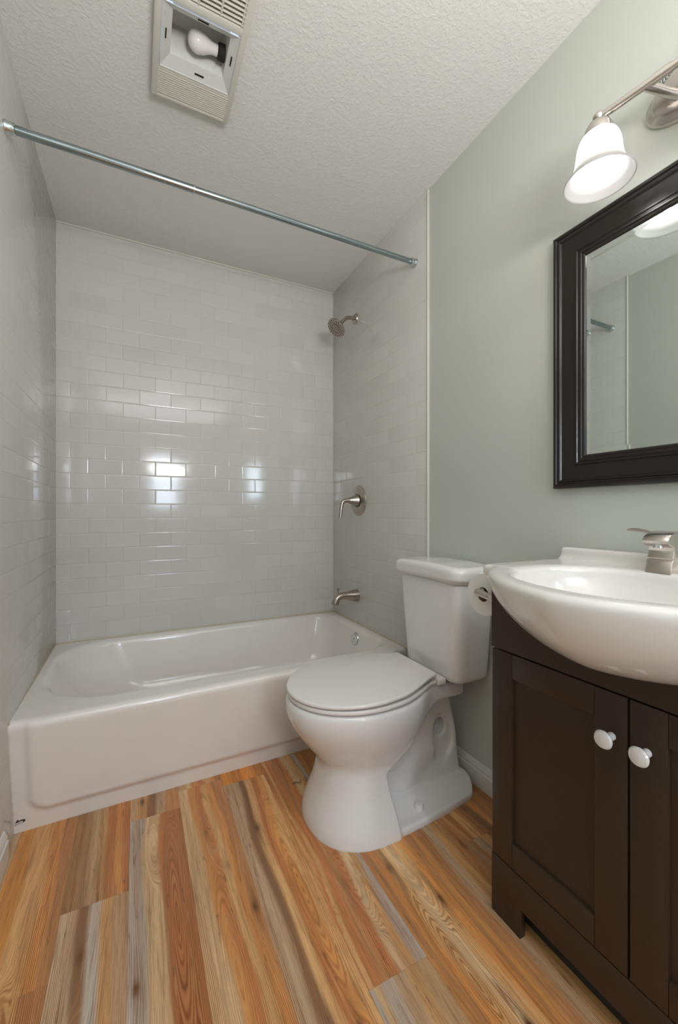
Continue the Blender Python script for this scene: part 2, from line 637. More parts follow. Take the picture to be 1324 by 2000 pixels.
# ------------------------------------------------------------------ plank floor
def build_floor():
    P0, PW, PL = 0.03, 0.156, 1.22
    joints = {-1: -1.75, 0: -1.335, 1: -1.163, 2: -0.890, 3: -2.02, 4: -0.842, 5: -1.657, 6: -1.20, 7: -2.2, 8: -1.45, 9: -1.9}
    O, TAN, PALE, BR, RB, GR, BL, DK = ((206, 144, 84), (218, 172, 118), (238, 204, 158), (180, 128, 84), (188, 122, 74),
                                        (186, 160, 130), (182, 174, 164), (134, 100, 72))
    # strips across a plank, left to right, for the piece nearer the camera and the piece beyond the joint
    near = {-1: [GR, TAN, BR], 0: [BR, O, TAN, BR], 1: [GR, GR, DK, BL, TAN, GR], 2: [BL, BL, PALE, PALE, RB, RB, RB], 3: [PALE, PALE, O, RB, TAN, O, BR],
            4: [GR, GR, DK, TAN, RB, O, TAN], 5: [PALE, BL, GR, TAN, PALE], 6: [BR, O, TAN, PALE, TAN, O], 7: [O, BR, GR, TAN, BR], 8: [BR, GR, TAN, DK, BR], 9: [O, BR, RB]}
    far = {-1: [GR, BL, GR], 0: [O, (236, 166, 84), TAN, TAN, O, BR], 1: [DK, (160, 132, 98), PALE, TAN, RB, O, RB], 2: [GR, TAN, DK, GR, BR], 3: [PALE, PALE, O, RB, TAN, O, BR],
           4: [(240, 160, 62), (228, 146, 58), (214, 138, 64)], 5: [TAN, RB, BR, RB, PALE, TAN, BL], 6: [BR, O, TAN, BL, GR, BR], 7: [O, BR, GR, TAN, BR], 8: [RB, TAN, BR, DK, O], 9: [O, BR, RB]}
    knots = [(0.640, -1.36, 1.0), (0.70, -1.74, 0.7), (0.50, -1.27, 0.4), (0.36, -1.43, 0.9), (0.245, -1.30, 0.8), (0.27, -1.62, 1.1), (0.60, -1.20, 0.45),
             (0.575, -1.70, 0.6), (0.765, -1.71, 1.1), (0.715, -1.10, 0.8), (1.02, -1.42, 0.8), (1.09, -1.56, 0.9), (0.88, -1.40, 0.35),
             (1.07, -1.86, 1.1), (0.99, -1.90, 0.8), (0.46, -1.72, 0.8), (0.38, -0.80, 0.9), (1.27, -1.45, 0.7), (0.15, -1.5, 0.8), (0.56, -1.05, 0.6)]
    rings_ = [(0.575, -0.98, 0.034, 0.24), (0.565, -1.52, 0.036, 0.36), (0.455, -1.30, 0.030, 0.42), (0.77, -1.35, 0.034, 0.40), (0.90, -1.22, 0.036, 0.36),
              (0.245, -1.62, 0.034, 0.22), (0.41, -1.02, 0.026, 0.16), (0.10, -1.52, 0.032, 0.25), (1.03, -1.75, 0.036, 0.30), (1.06, -1.33, 0.034, 0.30)]
    lin = lambda c: np.array(srgb(*c)[:3]) * min(1.40, 0.90 / max(srgb(*c)[:3]))
    verts, faces, tone, grain = [], [], [], []
    nv = 0
    for kk in range(-1, 10):
        xa, xb = P0 + kk * PW, P0 + (kk + 1) * PW
        j = joints[kk]
        ys = sorted({-2.80, 0.0} | {y for y in (j - PL, j, j + PL) if -2.80 < y < 0.0})
        for y0, y1 in zip(ys[:-1], ys[1:]):
            is_far = y0 >= j - 1e-6
            st = far[kk] if is_far else near[kk]
            gap = 0.00012
            a, b = max(xa + gap, -0.02), min(xb - gap, W + 0.02)
            if b <= a:
                continue
            nx, ny = max(4, int((b - a) / 0.004)), max(4, int((y1 - y0) / 0.012))
            gxs, gys = np.linspace(a, b, nx), np.linspace(y0 + gap, y1 - gap, ny)
            X, Y = np.meshgrid(gxs, gys, indexing='ij')
            seed = rng.uniform(0, 50)
            wob = 0.010 * np.sin(Y * 5.1 + seed) + 0.005 * np.sin(Y * 13 + seed * 2)
            G = X + 0.004 * np.sin(Y * 4 + seed)
            dark = np.zeros_like(X)
            for kx, ky, kr in knots:
                if xa < kx < xb and y0 < ky < y1:
                    dx, dy = X - kx, Y - ky
                    r2 = (dx / 0.014) ** 2 + (dy / 0.10) ** 2
                    G = G - dx * 0.55 * np.exp(-r2) * kr
                    G = G + 0.012 * kr * np.exp(-((dx / 0.03) ** 2 + (dy / 0.16) ** 2)) * np.sign(seed - 25)
                    dark = np.maximum(dark, kr * (0.75 * np.exp(-((dx / 0.009) ** 2 + (dy / 0.017) ** 2))
                                                  + 0.50 * np.exp(-((dx / 0.009) ** 2 + (dy / 0.09) ** 2))))
            for cx_, cy_, hw_, hl_ in rings_:
                if xa < cx_ < xb and y0 - 0.3 < cy_ < y1 + 0.3:
                    dx, dy = X - cx_, Y - cy_
                    rr = np.sqrt(dx ** 2 + (dy * hw_ / hl_) ** 2)
                    m = 1 - sstep(rr, hw_ * 0.7, hw_ * 1.1)
                    G = G * (1 - m) + (cx_ + np.sqrt(dx ** 2 + (dy * hw_ / hl_) ** 2 + 1e-7) * 1.15) * m
            u = np.clip((X + wob - xa) / (xb - xa), 0, 0.9999) * len(st) - 0.5
            C = np.array([lin(c) for c in st])
            i0 = np.clip(np.floor(u).astype(int), 0, len(st) - 1)
            i1 = np.clip(i0 + 1, 0, len(st) - 1)
            t = sstep(u - np.floor(u), 0.25, 0.75)[..., None]
            c = C[i0] * (1 - t) + C[i1] * t
            c = c * (1 - dark[..., None]) + lin((74, 44, 26)) * dark[..., None]
            verts.append(np.stack([X, Y, np.zeros_like(X)], -1).reshape(-1, 3))
            tone.append(np.concatenate([c.reshape(-1, 3), np.ones((nx * ny, 1))], 1))
            grain.append(np.stack([G, Y, np.full_like(X, seed)], -1).reshape(-1, 3))
            ii = np.arange(nx * ny).reshape(nx, ny) + nv
            faces.append(np.stack([ii[:-1, :-1], ii[1:, :-1], ii[1:, 1:], ii[:-1, 1:]], -1).reshape(-1, 4))
            nv += nx * ny
    V, F = np.concatenate(verts), np.concatenate(faces)
    nf = len(F)
    # slab under the planks, dark in the seams
    z0, z1 = -0.03, -0.0015
    x0, x1, y0, y1 = -0.02, W + 0.02, -2.80, 0.0
    sv = [(x0, y0, z0), (x1, y0, z0), (x1, y1, z0), (x0, y1, z0), (x0, y0, z1), (x1, y0, z1), (x1, y1, z1), (x0, y1, z1)]
    sf = [[nv + i for i in f] for f in ((3, 2, 1, 0), (4, 5, 6, 7), (0, 1, 5, 4), (1, 2, 6, 5), (2, 3, 7, 6), (3, 0, 4, 7))]
    me = bpy.data.meshes.new('floor')
    me.from_pydata(V.tolist() + sv, [], F.tolist() + sf)
    me.materials.append(M['floor'])
    me.materials.append(M['subfloor'])
    me.polygons.foreach_set('material_index', [0] * nf + [1] * 6)
    ca = me.attributes.new('tone', 'FLOAT_COLOR', 'POINT')
    ca.data.foreach_set('color', np.concatenate([np.concatenate(tone), np.tile([0.05, 0.03, 0.02, 1], (8, 1))]).astype(np.float32).ravel())
    ga = me.attributes.new('grain', 'FLOAT_VECTOR', 'POINT')
    ga.data.foreach_set('vector', np.concatenate([np.concatenate(grain), np.zeros((8, 3))]).astype(np.float32).ravel())
    me.update()
    return struct(link('floor', me, None, None, False))


build_floor()


# ------------------------------------------------------------------ baseboards
def baseboard(name, x_wall, sgn, y0, y1):
    prof = [(0.0, 0.0), (0.013, 0.0), (0.013, 0.058), (0.0085, 0.063), (0.0105, 0.067), (0.0095, 0.074), (0.005, 0.084), (0.003, 0.088), (0.0, 0.089)]
    bm = bmesh.new()
    A = [bm.verts.new((x_wall + sgn * p, y0, z)) for p, z in prof]
    B = [bm.verts.new((x_wall + sgn * p, y1, z)) for p, z in prof]
    for i in range(len(prof)):
        j = (i + 1) % len(prof)
        bm.faces.new((A[i], A[j], B[j], B[i]))
    bm.faces.new(A)
    bm.faces.new(B)
    return struct(from_bm(name, bm, 'trimw', None, True, 30))


baseboard('baseboard_right', W, -1, -1.640, TE - 0.007)
baseboard('baseboard_left', T, 1, NEAR, -0.893)


# ------------------------------------------------------------------ bathtub
RZ = 0.385
TX0, TX1 = T, W - T


def tub_sdf(X, Y, Z):
    yf = -0.779 + 0.02 * X - (0.075 - 0.004 * X) * np.clip(Z / RZ, 0, 1)
    disp = 0.011 * sstep(-sd_rect2(X, Z, 0.055, TX1 - 0.06, 0.066, 0.60, 0.055), -0.014, 0.014)
    front = (yf - disp) - Y
    d = smax(front, Z - RZ, 0.030)
    d = np.maximum(d, np.maximum(TX0 - 0.004 - X, X - TX1 - 0.004))
    d = np.maximum(d, np.maximum(Y + 0.0015, -0.006 - Z))
    t = np.clip((RZ - Z) / 0.33, 0, 1.3)
    x0 = 0.055 + 0.20 * t ** 1.35
    x1 = 1.470 - 0.075 * t
    y0 = -0.735 + 0.055 * t
    y1 = -0.040 - 0.060 * t
    r = 0.21
    hx, hy = (x1 - x0) / 2, (y1 - y0) / 2
    # larger corner radius at the sloping end than at the drain end
    r = 0.115 + 0.125 * sstep(-X, -0.75, -0.35)
    r = np.minimum(r, hy * 0.98)
    qx = np.abs(X - (x0 + x1) / 2) - hx + r
    qy = np.abs(Y - (y0 + y1) / 2) - hy + r
    b = np.sqrt(np.maximum(qx, 0) ** 2 + np.maximum(qy, 0) ** 2) + np.minimum(np.maximum(qx, qy), 0) - r
    b = smax(b * 0.93, 0.075 - Z, 0.11)
    return smax(d, -b, 0.028)


tub = thing('bathtub', 'white enamelled alcove bathtub below the tiled walls', 'bathtub', (0.762, -0.42, 0))
sdf_mesh('tub_basin', tub_sdf, (TX0 - 0.006, -0.875, -0.006), (TX1 + 0.006, 0.0, RZ), 0.0075, 'enamel', tub)
ov = Vector((1.4555, -0.415, 0.327))
od = Vector((-1, 0, 0.22)).normalized()
op = lathe('overflow_plate', [(0, -0.012), (0.034, -0.012), (0.0355, 0.002), (0.033, 0.006), (0.024, 0.0085), (0, 0.0095)], ov, od, 'chrome', tub)
op['label'] = 'round chrome overflow plate'
lathe('screw', [(0, 0.006), (0.0045, 0.006), (0.0045, 0.011), (0.003, 0.0125), (0, 0.0125)], ov, od, 'steel', op, 16)


# maker's mark printed low on the left of the apron
def mark():
    bm = bmesh.new()
    # bold 'b' swoosh: slanted stem and a crescent bowl opening to the left, local (p,q) in metres
    outer = spline([(0.004, 0.0105), (0.010, 0.0118), (0.017, 0.0128), (0.0235, 0.0122), (0.0262, 0.0098), (0.0250, 0.0068), (0.0215, 0.0035), (0.0170, 0.0010)], 6)
    inner = spline([(0.0180, 0.0012), (0.0205, 0.0045), (0.0205, 0.0072), (0.0180, 0.0088), (0.0130, 0.0090), (0.0085, 0.0078), (0.0030, 0.0072)], 6)
    loop = [tuple(p) for p in outer] + [tuple(p) for p in inner] + [(0.0005, 0.0072), (0.0062, 0.0150), (0.0090, 0.0150), (0.0066, 0.0112)]
    # as strip of quads: stem polygon + crescent strip
    def put(p, q):
        z = 0.0290 + q * 1.25
        x = 0.0130 + p * 1.05
        yf = -0.779 + 0.02 * x - 0.075 * z / RZ - 0.0006
        return bm.verts.new((x, yf, z))
    oo = [put(*outer[int(i * (len(outer) - 1) / 24)]) for i in range(25)]
    ni = [put(*inner[::-1][int(i * (len(inner) - 1) / 24)]) for i in range(25)]
    for i in range(24):
        bm.faces.new((oo[i], oo[i + 1], ni[i + 1], ni[i]))
    st = [put(*p) for p in ((0.0002, 0.0070), (0.0046, 0.0070), (0.0092, 0.0152), (0.0062, 0.0152))]
    bm.faces.new(st)
    o = from_bm('maker_mark', bm, 'ink', tub, False)
    o['label'] = 'black printed swoosh mark'
    c = bpy.data.curves.new('maker_lettering', 'FONT')
    c.body = 'BOOTZ'
    c.size = 0.0062
    c.shear = 0.2
    c.materials.append(M['ink'])
    t = bpy.data.objects.new('tmp_text', c)
    COL.objects.link(t)
    dg = bpy.context.evaluated_depsgraph_get()
    me = bpy.data.meshes.new_from_object(t.evaluated_get(dg))
    bpy.data.objects.remove(t)
    me.transform(Matrix.Translation((0.0130, -0.7866, 0.0302)) @ Matrix.Rotation(math.radians(90 + 11.0), 4, 'X') @ Matrix.Rotation(math.radians(8), 4, 'Z'))
    l = link('maker_lettering', me, None, tub, False)
    l['label'] = 'tiny black printed lettering'


mark()

# caulk lines where the tub meets the tile and along the top of the tile
bm = bmesh.new()
tube_bm(bm, [(TX0, -0.003, RZ + 0.001), (TX1, -0.003, RZ + 0.001)], 0.0038, 8)
struct(from_bm('trim_3', bm, 'oldcaulk'))
bm = bmesh.new()
tube_bm(bm, [(TX0 + 0.001, -0.845, RZ - 0.004), (TX0 + 0.001, 0.0, RZ + 0.001)], 0.0036, 8)
struct(from_bm('trim_4', bm, 'oldcaulk'))
bm = bmesh.new()
tube_bm(bm, [(TX1 - 0.001, -0.825, RZ + 0.0), (TX1 - 0.001, 0.0, RZ + 0.001)], 0.0036, 8)
struct(from_bm('trim_5', bm, 'oldcaulk'))
bm = bmesh.new()
tube_bm(bm, [(TX0, -0.002, H - 0.002), (TX1, -0.002, H - 0.002)], 0.006, 8)
struct(from_bm('trim_6', bm, 'caulk'))


# ------------------------------------------------------------------ shower fittings
t = thing('wall_shower', 'brushed nickel shower head on a bent wall arm, high on the right tiled wall', 'shower head', (W - T, -0.308, 2.165))
lathe('flange', [(0.0, 0.0), (0.030, 0.0), (0.030, 0.003), (0.026, 0.009), (0.014, 0.013), (0.0, 0.013)], (W - T, -0.308, 2.168), (-1, 0, 0), 'nickel', t)
ap = spline([(W - T - 0.005, -0.308, 2.168), (W - 0.045, -0.308, 2.168), (W - 0.068, -0.308, 2.160), (W - 0.098, -0.308, 2.132), (W - 0.108, -0.308, 2.120)], 6)
tube('shower_arm', ap, 0.0105, 'nickel', t)
hd = Vector((-0.66, -0.10, -0.72)).normalized()
hb = Vector((W - 0.104, -0.308, 2.124))
lathe('head_body', [(0, -0.004), (0.014, -0.002), (0.016, 0.010), (0.020, 0.018), (0.036, 0.028), (0.052, 0.040), (0.0575, 0.047), (0.0575, 0.052), (0.054, 0.055), (0.0, 0.0555)], hb, hd, 'nickel', t, 48)
a_, b_, d_ = frame_of(hd)
bm = bmesh.new()
for rr, nn, sz in ((0.046, 18, 0.0030), (0.037, 16, 0.0026), (0.022, 12, 0.0022), (0.014, 9, 0.0020), (0.006, 5, 0.0018)):
    for i in range(nn):
        an = 2 * math.pi * (i + 0.5 * (nn % 4 == 0)) / nn
        c0 = hb + a_ * rr * math.cos(an) + b_ * rr * math.sin(an)
        lathe_bm(bm, [(0, 0.0545), (sz, 0.0545), (sz * 0.8, 0.0570), (0, 0.0573)], c0, hd, 8)
from_bm('spray_nozzles', bm, 'dark', t)['label'] = 'dark rubber spray nozzles'
bm = bmesh.new()
for rr in (0.0275,):
    pts = [hb + hd * 0.0555 + a_ * rr * math.cos(x) + b_ * rr * math.sin(x) for x in np.linspace(0, 2 * math.pi * 0.98, 40)]
    tube_bm(bm, pts, 0.0012, 6)
from_bm('spray_ring', bm, 'dark', t)

t = thing('shower_valve', 'brushed nickel round valve plate with a down-turned lever on the right tiled wall', 'shower valve', (W - T, -0.348, 1.022))
vc = Vector((W - T, -0.348, 1.022 + 0.078))
lathe('escutcheon', [(0, 0), (0.086, 0), (0.087, 0.003), (0.084, 0.007), (0.076, 0.0095), (0.030, 0.012), (0, 0.012)], vc, (-1, 0, 0), 'nickel', t, 56)
lathe('gap_ring', [(0, 0.010), (0.037, 0.010), (0.037, 0.0145), (0, 0.0145)], vc, (-1, 0, 0), 'dark', t)
lv = spline([(vc.x - 0.013, vc.y, vc.z), (vc.x - 0.060, vc.y, vc.z), (vc.x - 0.092, vc.y, vc.z - 0.002), (vc.x - 0.106, vc.y, vc.z - 0.012),
             (vc.x - 0.112, vc.y, vc.z - 0.030), (vc.x - 0.117, vc.y, vc.z - 0.060), (vc.x - 0.120, vc.y, vc.z - 0.098)], 6)
rl = [float(x[0]) for x in spline([(0.0345,), (0.0165,), (0.0115,), (0.0110,), (0.0105,), (0.0100,), (0.0098,)], 6)]
tube('lever', lv, rl, 'nickel', t, 28)

t = thing('tub_spout', 'brushed nickel tub spout with diverter knob, low on the tiled wall above the tub', 'tub spout', (W - T, -0.325, 0.545))
sx = W - T
sp_ = spline([(sx - 0.001, -0.325, 0.548), (sx - 0.030, -0.325, 0.549), (sx - 0.070, -0.325, 0.552), (sx - 0.105, -0.325, 0.552), (sx - 0.128, -0.325, 0.541), (sx - 0.139, -0.325, 0.520), (sx - 0.142, -0.325, 0.507)], 7)
rs_ = [float(x[0]) for x in spline([(0.036,), (0.0315,), (0.0235,), (0.0205,), (0.0205,), (0.0215,), (0.0215,)], 7)]
tube('spout_body', sp_, rs_, 'nickel', t, 28)
lathe('diverter_knob', [(0, 0), (0.0045, 0), (0.0045, 0.022), (0.0085, 0.032), (0.0088, 0.036), (0, 0.037)], (sx - 0.124, -0.325, 0.560), (0, 0, 1), 'nickel', t, 20)

# ------------------------------------------------------------------ shower curtain rod
RODY, RODZ = -0.884, 2.183
t = thing('shower_curtain_rod', 'plain chrome tension shower rod spanning the tub alcove near the ceiling', 'shower rod', (0.762, RODY, RODZ))
JX = 0.545
rod_s = tube('inner_tube', [(JX - 0.05, RODY, RODZ), (W - T - 0.003, RODY, RODZ)], 0.0115, 'steel', t, 28)
tube('outer_tube', [(T + 0.003, RODY, RODZ), (JX, RODY, RODZ)], 0.0130, 'steel', t, 28)
lathe('collar', [(0.0132, 0), (0.0142, 0.0), (0.0142, 0.005), (0.0118, 0.006)], (JX - 0.002, RODY, RODZ), (1, 0, 0), 'chrome', t, 28)
for xx, dd in ((T, 1), (W - T, -1)):
    lathe('end_cap', [(0, 0), (0.0185, 0), (0.0185, 0.006), (0.0165, 0.009), (0.0165, 0.026), (0.0125, 0.028)], (xx, RODY, RODZ), (dd, 0, 0), 'chrome', t, 28)

# ------------------------------------------------------------------ toilet
TY = -1.160
toilet = thing('toilet', 'white two-piece toilet with its lid closed, standing between tub and vanity', 'toilet', (1.15, TY, 0))


ZT = np.linspace(-0.1, 0.7, 801)
ST = np.interp(ZT, [0.00, 0.12, 0.17, 0.21, 0.25, 0.30, 0.345, 0.375, 0.400, 0.420, 0.44, 0.6],
               [0.30, 0.44, 0.56, 0.66, 0.77, 0.885, 0.965, 0.995, 1.00, 0.985, 0.97, 0.9])
KN = np.exp(-0.5 * (np.arange(-45, 46) / 15.0) ** 2)
ST = np.convolve(np.pad(ST, 45, 'edge'), KN / KN.sum(), 'valid')
XLT = np.interp(ZT, [0, 0.03, 0.12, 0.25, 0.4], [0.864, 0.868, 0.902, 0.935, 0.95])
XLT = np.convolve(np.pad(XLT, 45, 'edge'), KN / KN.sum(), 'valid')
HWT = np.interp(ZT, [0, 0.03, 0.12, 0.22, 0.4], [0.192, 0.186, 0.152, 0.132, 0.125])
HWT = np.convolve(np.pad(HWT, 45, 'edge'), KN / KN.sum(), 'valid')


def toilet_sdf(X, Y, Z):
    V = np.abs(Y - TY)
    v = Y - TY
    # bowl: egg plan shrinking downwards
    s = np.interp(Z, ZT, ST)
    cx = 1.055 + (1 - s) * 0.075
    a = np.where(X < cx, 0.255, 0.27) * s
    b = 0.205 * s
    e = np.sqrt(((X - cx) / a) ** 2 + (v / b) ** 2)
    bowl = (e - 1) * np.minimum(a, b) * 0.9
    bowl = smax(bowl, Z - 0.418, 0.014)
    bowl = smax(bowl, 0.135 - Z, 0.05)
    # rear deck under the tank
    hw = 0.108
    deck = smax(smax(V - hw, np.abs(X - 1.32) - 0.135, 0.02), np.abs(Z - 0.388) - 0.030, 0.014)
    bowl = smin(bowl, deck, 0.05)
    # front column, flaring to the floor, open behind
    xl = np.interp(Z, ZT, XLT)
    hwc = np.interp(Z, ZT, HWT)
    ccx = 1.06
    ec = np.sqrt((np.minimum(X - ccx, 0) / (ccx - xl)) ** 2 + (v / hwc) ** 2)
    ec2 = (((np.abs(np.minimum(X - ccx, 0)) / (ccx - xl)) ** 2.3 + (V / hwc) ** 2.3) ** (1 / 2.3) - 1) * 0.125
    back = X - (1.112 - 0.022 * sstep(Z, 0.02, 0.20) + 0.10 * sstep(Z, 0.17, 0.27))
    col = smax(smax(ec2, back, 0.007), Z - 0.27, 0.04)
    col = np.maximum(col, -0.008 - Z)
    d = smin(bowl, col, 0.022)
    # trapway web
    wt = 0.056 + 0.012 * sstep(-Z, -0.1, 0.0)
    xb = np.interp(Z, [0, 0.08, 0.2, 0.30, 0.40], [1.487, 1.480, 1.468, 1.445, 1.42])
    web = smax(smax(V - wt, X - xb, 0.03), smax(1.02 - X, Z - 0.385, 0.02), 0.02)
    # dish around the opening of the trap and the opening itself
    hx, hz = 1.392, 0.222
    dish = smax(np.sqrt(((X - hx + 0.0) / 0.052) ** 2 + ((Z - hz + 0.035) / 0.085) ** 2) * 0.052 - 0.052, 0.040 - V, 0.012)
    web = smax(web, -dish, 0.02)
    tr = smin(sd_caps(X, v, Z, (1.10, 0, 0.17), (1.21, 0, 0.085), 0.072, 0.064), sd_caps(X, v, Z, (1.21, 0, 0.085), (1.30, 0, 0.16), 0.064, 0.062), 0.03)
    tr = smin(tr, sd_caps(X, v, Z, (1.30, 0, 0.16), (1.30, 0, 0.31), 0.062), 0.03)
    web = smin(web, tr, 0.03)
    hole = np.sqrt(((X - hx) / 0.026) ** 2 + ((Z - hz) / 0.032) ** 2) * 0.026 - 0.026
    web = smax(web, -hole, 0.008)
    d = smin(d, web, 0.018)
    # foot flange
    hf = np.interp(X, [0.86, 1.04, 1.15, 1.31, 1.45, 1.50], [0.17, 0.184, 0.183, 0.170, 0.150, 0.12])
    foot = smax(smax(V - hf, X - 1.497, 0.07), smax(1.08 - X, Z - (0.022 + 0.022 * sstep(-V, -0.15, -0.07)), 0.012), 0.01)
    foot = np.maximum(foot, -0.008 - Z)
    d = smin(d, foot, 0.012)
    return np.maximum(d, -0.005 - Z)


sdf_mesh('bowl', toilet_sdf, (0.78, TY - 0.22, -0.005), (1.50, TY + 0.22, 0.43), 0.006, 'china', toilet)
for s_ in (-1, 1):
    lathe('bolt_cap', [(0, -0.01), (0.0165, -0.01), (0.0165, 0.014), (0.013, 0.022), (0.0, 0.024)], (1.225, TY + s_ * 0.130, 0.019), (0, 0, 1), 'china', toilet, 24)


def lid_outline(x0, x1, hw, hb, xb):
    """plan of seat and lid: egg front at x0, widest near the middle, straight hinge edge at xb"""
    pts = []
    xm = x0 + 0.245
    for t_ in np.linspace(-math.pi / 2, math.pi / 2, 41):
        c, s = math.cos(t_), math.sin(t_)
        pts.append((xm - (xm - x0) * abs(c) ** 0.95, s * hw))
    side = spline([(xm, hw), (xm + 0.085, hw * 0.945), (xm + 0.17, hw * 0.77), (xb - 0.035, hb * 1.03), (xb - 0.010, hb * 0.98), (xb, hb * 0.90)], 6)
    pts += [tuple(p) for p in side[1:]]
    pts += [(p[0], -p[1]) for p in side[::-1]][:-1]
    return pts


def plate(name, outl, z0, z1, bev, slope, xh, mat, parent):
    bm = bmesh.new()
    prism_bm(bm, [(x, y + TY) for x, y in outl], z0, z1, bev)
    for v in bm.verts:
        v.co.z += slope * (v.co.x - 0.80)
    bmesh.ops.recalc_face_normals(bm, faces=bm.faces[:])
    return from_bm(name, bm, mat, parent, True, 45)


plate('seat', lid_outline(0.808, 1.3, 0.203, 0.125, 1.315), 0.4205, 0.4345, 0.005, 0.012, 1.3, 'seatp', toilet)
plate('seat_lid', lid_outline(0.805, 1.3, 0.206, 0.128, 1.312), 0.4368, 0.4500, 0.0055, 0.034, 1.3, 'seatp', toilet)
boxes('hinge', [(1.312, 1.352, TY - 0.125, TY - 0.045, 0.419, 0.445)], 'seatp', toilet, bev=0.008, seg=3)
boxes('hinge', [(1.312, 1.352, TY + 0.045, TY + 0.125, 0.419, 0.445)], 'seatp', toilet, bev=0.008, seg=3)

TKY = -1.178


def tank_sdf(X, Y, Z):
    v = np.abs(Y - TKY)
    t = np.clip((Z - 0.42) / 0.36, 0, 1)
    hw = 0.150 + 0.030 * t ** 0.8
    fx = 1.352 - 0.018 * t + 0.10 * (v ** 2) * 4 * 0.25
    d = smax(smax(v - hw, fx - X, 0.048), X - (W - 0.012), 0.03)
    return smax(d, np.abs(Z - 0.608) - 0.187, 0.030)


def tanklid_sdf(X, Y, Z):
    v = np.abs(Y - TKY)
    fx = 1.315 + 0.10 * (v ** 2)
    off = 0.004 * sstep(-Z, -0.800, -0.790)
    d = smax(smax(v - 0.199 + off, fx + off - X, 0.055), X - (W - 0.010), 0.03)
    return smax(d, np.abs(Z - 0.817 + 0.006 * sstep(v, 0.05, 0.2)) - 0.031, 0.024)


sdf_mesh('tank', tank_sdf, (1.32, TKY - 0.20, 0.44), (W, TKY + 0.20, 0.80), 0.006, 'china', toilet)
sdf_mesh('tank_lid', tanklid_sdf, (1.30, TKY - 0.21, 0.77), (W, TKY + 0.21, 0.85), 0.005, 'china', toilet)

# ------------------------------------------------------------------ vanity
VX = 1.191
VY0, VY1 = -2.305, -1.640
van = thing('vanity_cabinet', 'espresso brown two-door vanity cabinet under the belly sink', 'cabinet', (1.35, (VY0 + VY1) / 2, 0))
YM = -1.9715
bm = bmesh.new()
fx = VX + 0.018
box(bm, fx, W - 0.003, VY1 - 0.016, VY1, 0.0, 0.866, 0.0008)
box(bm, fx, W - 0.003, VY0, VY0 + 0.016, 0.0, 0.866, 0.0008)
box(bm, fx, W - 0.003, VY0 + 0.016, VY1 - 0.016, 0.10, 0.116)
from_bm('carcass', bm, 'espresso', van)
boxes('cabinet_back', [(W - 0.016, W - 0.004, VY0 + 0.017, VY1 - 0.017, 0.117, 0.86)], 'inside', van)
boxes('toe_kick', [(fx + 0.03, fx + 0.045, VY0 + 0.017, VY1 - 0.017, 0.0, 0.099)], 'inside', van)
SY = -1.958
BB, BD = 0.305, 0.172                        # half width and depth of the belly


def belly_edge(y):
    v = min(abs(y - SY) / BB, 1.0)
    return 0.903 - BD * (1 - v * v) ** (1 / 1.8)


top = [(y, min(0.866, belly_edge(y) - 0.001)) for y in np.linspace(VY1, VY0, 70)]
out = [(VY0, 0.6855), (VY1, 0.6855)] + top
bm = bmesh.new()
A = [bm.verts.new((VX, y, z)) for y, z in out]
B = [bm.verts.new((fx, y, z)) for y, z in out]
bm.faces.new(A)
bm.faces.new(B)
for i in range(len(out)):
    j = (i + 1) % len(out)
    bm.faces.new((A[i], A[j], B[j], B[i]))
bmesh.ops.recalc_face_normals(bm, faces=bm.faces[:])
from_bm('apron_panel', bm, 'espresso', van)
# base board with feet and a notch between them
bm = bmesh.new()
y_f = 0.088
for f in ((VY0, VY0 + y_f, 0.0, 0.0715), (VY1 - y_f, VY1, 0.0, 0.0715)):
    pass
out = [(VY1, 0.0), (VY1, 0.1505), (VY0, 0.1505), (VY0, 0.0), (VY0 + y_f, 0.0), (VY0 + y_f, 0.0715), (VY1 - y_f, 0.0715), (VY1 - y_f, 0.0)]
A = [bm.verts.new((VX, y, z)) for y, z in out]
B = [bm.verts.new((fx, y, z)) for y, z in out]
n_ = len(out)
bm.faces.new(A)
bm.faces.new(B)
for i in range(n_):
    bm.faces.new((A[i], A[(i + 1) % n_], B[(i + 1) % n_], B[i]))
bmesh.ops.recalc_face_normals(bm, faces=bm.faces[:])
bmesh.ops.bevel(bm, geom=bm.edges[:], offset=0.0012, segments=2, profile=0.5, affect='EDGES')
from_bm('base_board', bm, 'espresso', van)


def door(ya, yb, knob_y, label):
    """shaker door between ya (far, larger y) and yb"""
    z0, z1 = 0.1530, 0.6815
    s, g = 0.062, 0.0007
    bm = bmesh.new()
    box(bm, VX, fx, ya - s, ya, z0, z1, 0.0012)
    box(bm, VX, fx, yb, yb + s, z0, z1, 0.0012)
    box(bm, VX, fx, yb + s + g, ya - s - g, z1 - 0.060, z1, 0.0012)
    box(bm, VX, fx, yb + s + g, ya - s - g, z0, z0 + 0.062, 0.0012)
    d = from_bm('door', bm, 'espresso', van)
    d['label'] = label
    boxes('door_panel', [(VX + 0.0075, fx - 0.001, yb + s - 0.004, ya - s + 0.004, z0 + 0.058, z1 - 0.056)], 'espresso', d)
    kz = 0.597
    kn = lathe('knob', [(0, 0), (0.0075, 0), (0.0078, 0.004), (0.0058, 0.008), (0.0060, 0.016), (0.0105, 0.021), (0.0160, 0.0245), (0.0175, 0.0285), (0.0150, 0.0325), (0.008, 0.0350), (0, 0.0356)],
               (VX, knob_y, kz), (-1, 0, 0), 'knob', d, 32)
    kn['label'] = 'white mushroom knob'


door(VY1 - 0.002, YM + 0.0022, YM + 0.030, 'whole left-hand shaker door')
door(YM - 0.0022, VY0 + 0.002, YM - 0.032, 'right-hand shaker door cut by the frame')

# ------------------------------------------------------------------ sink top with belly bowl
DZ0, DZ1 = 0.867, 0.8975


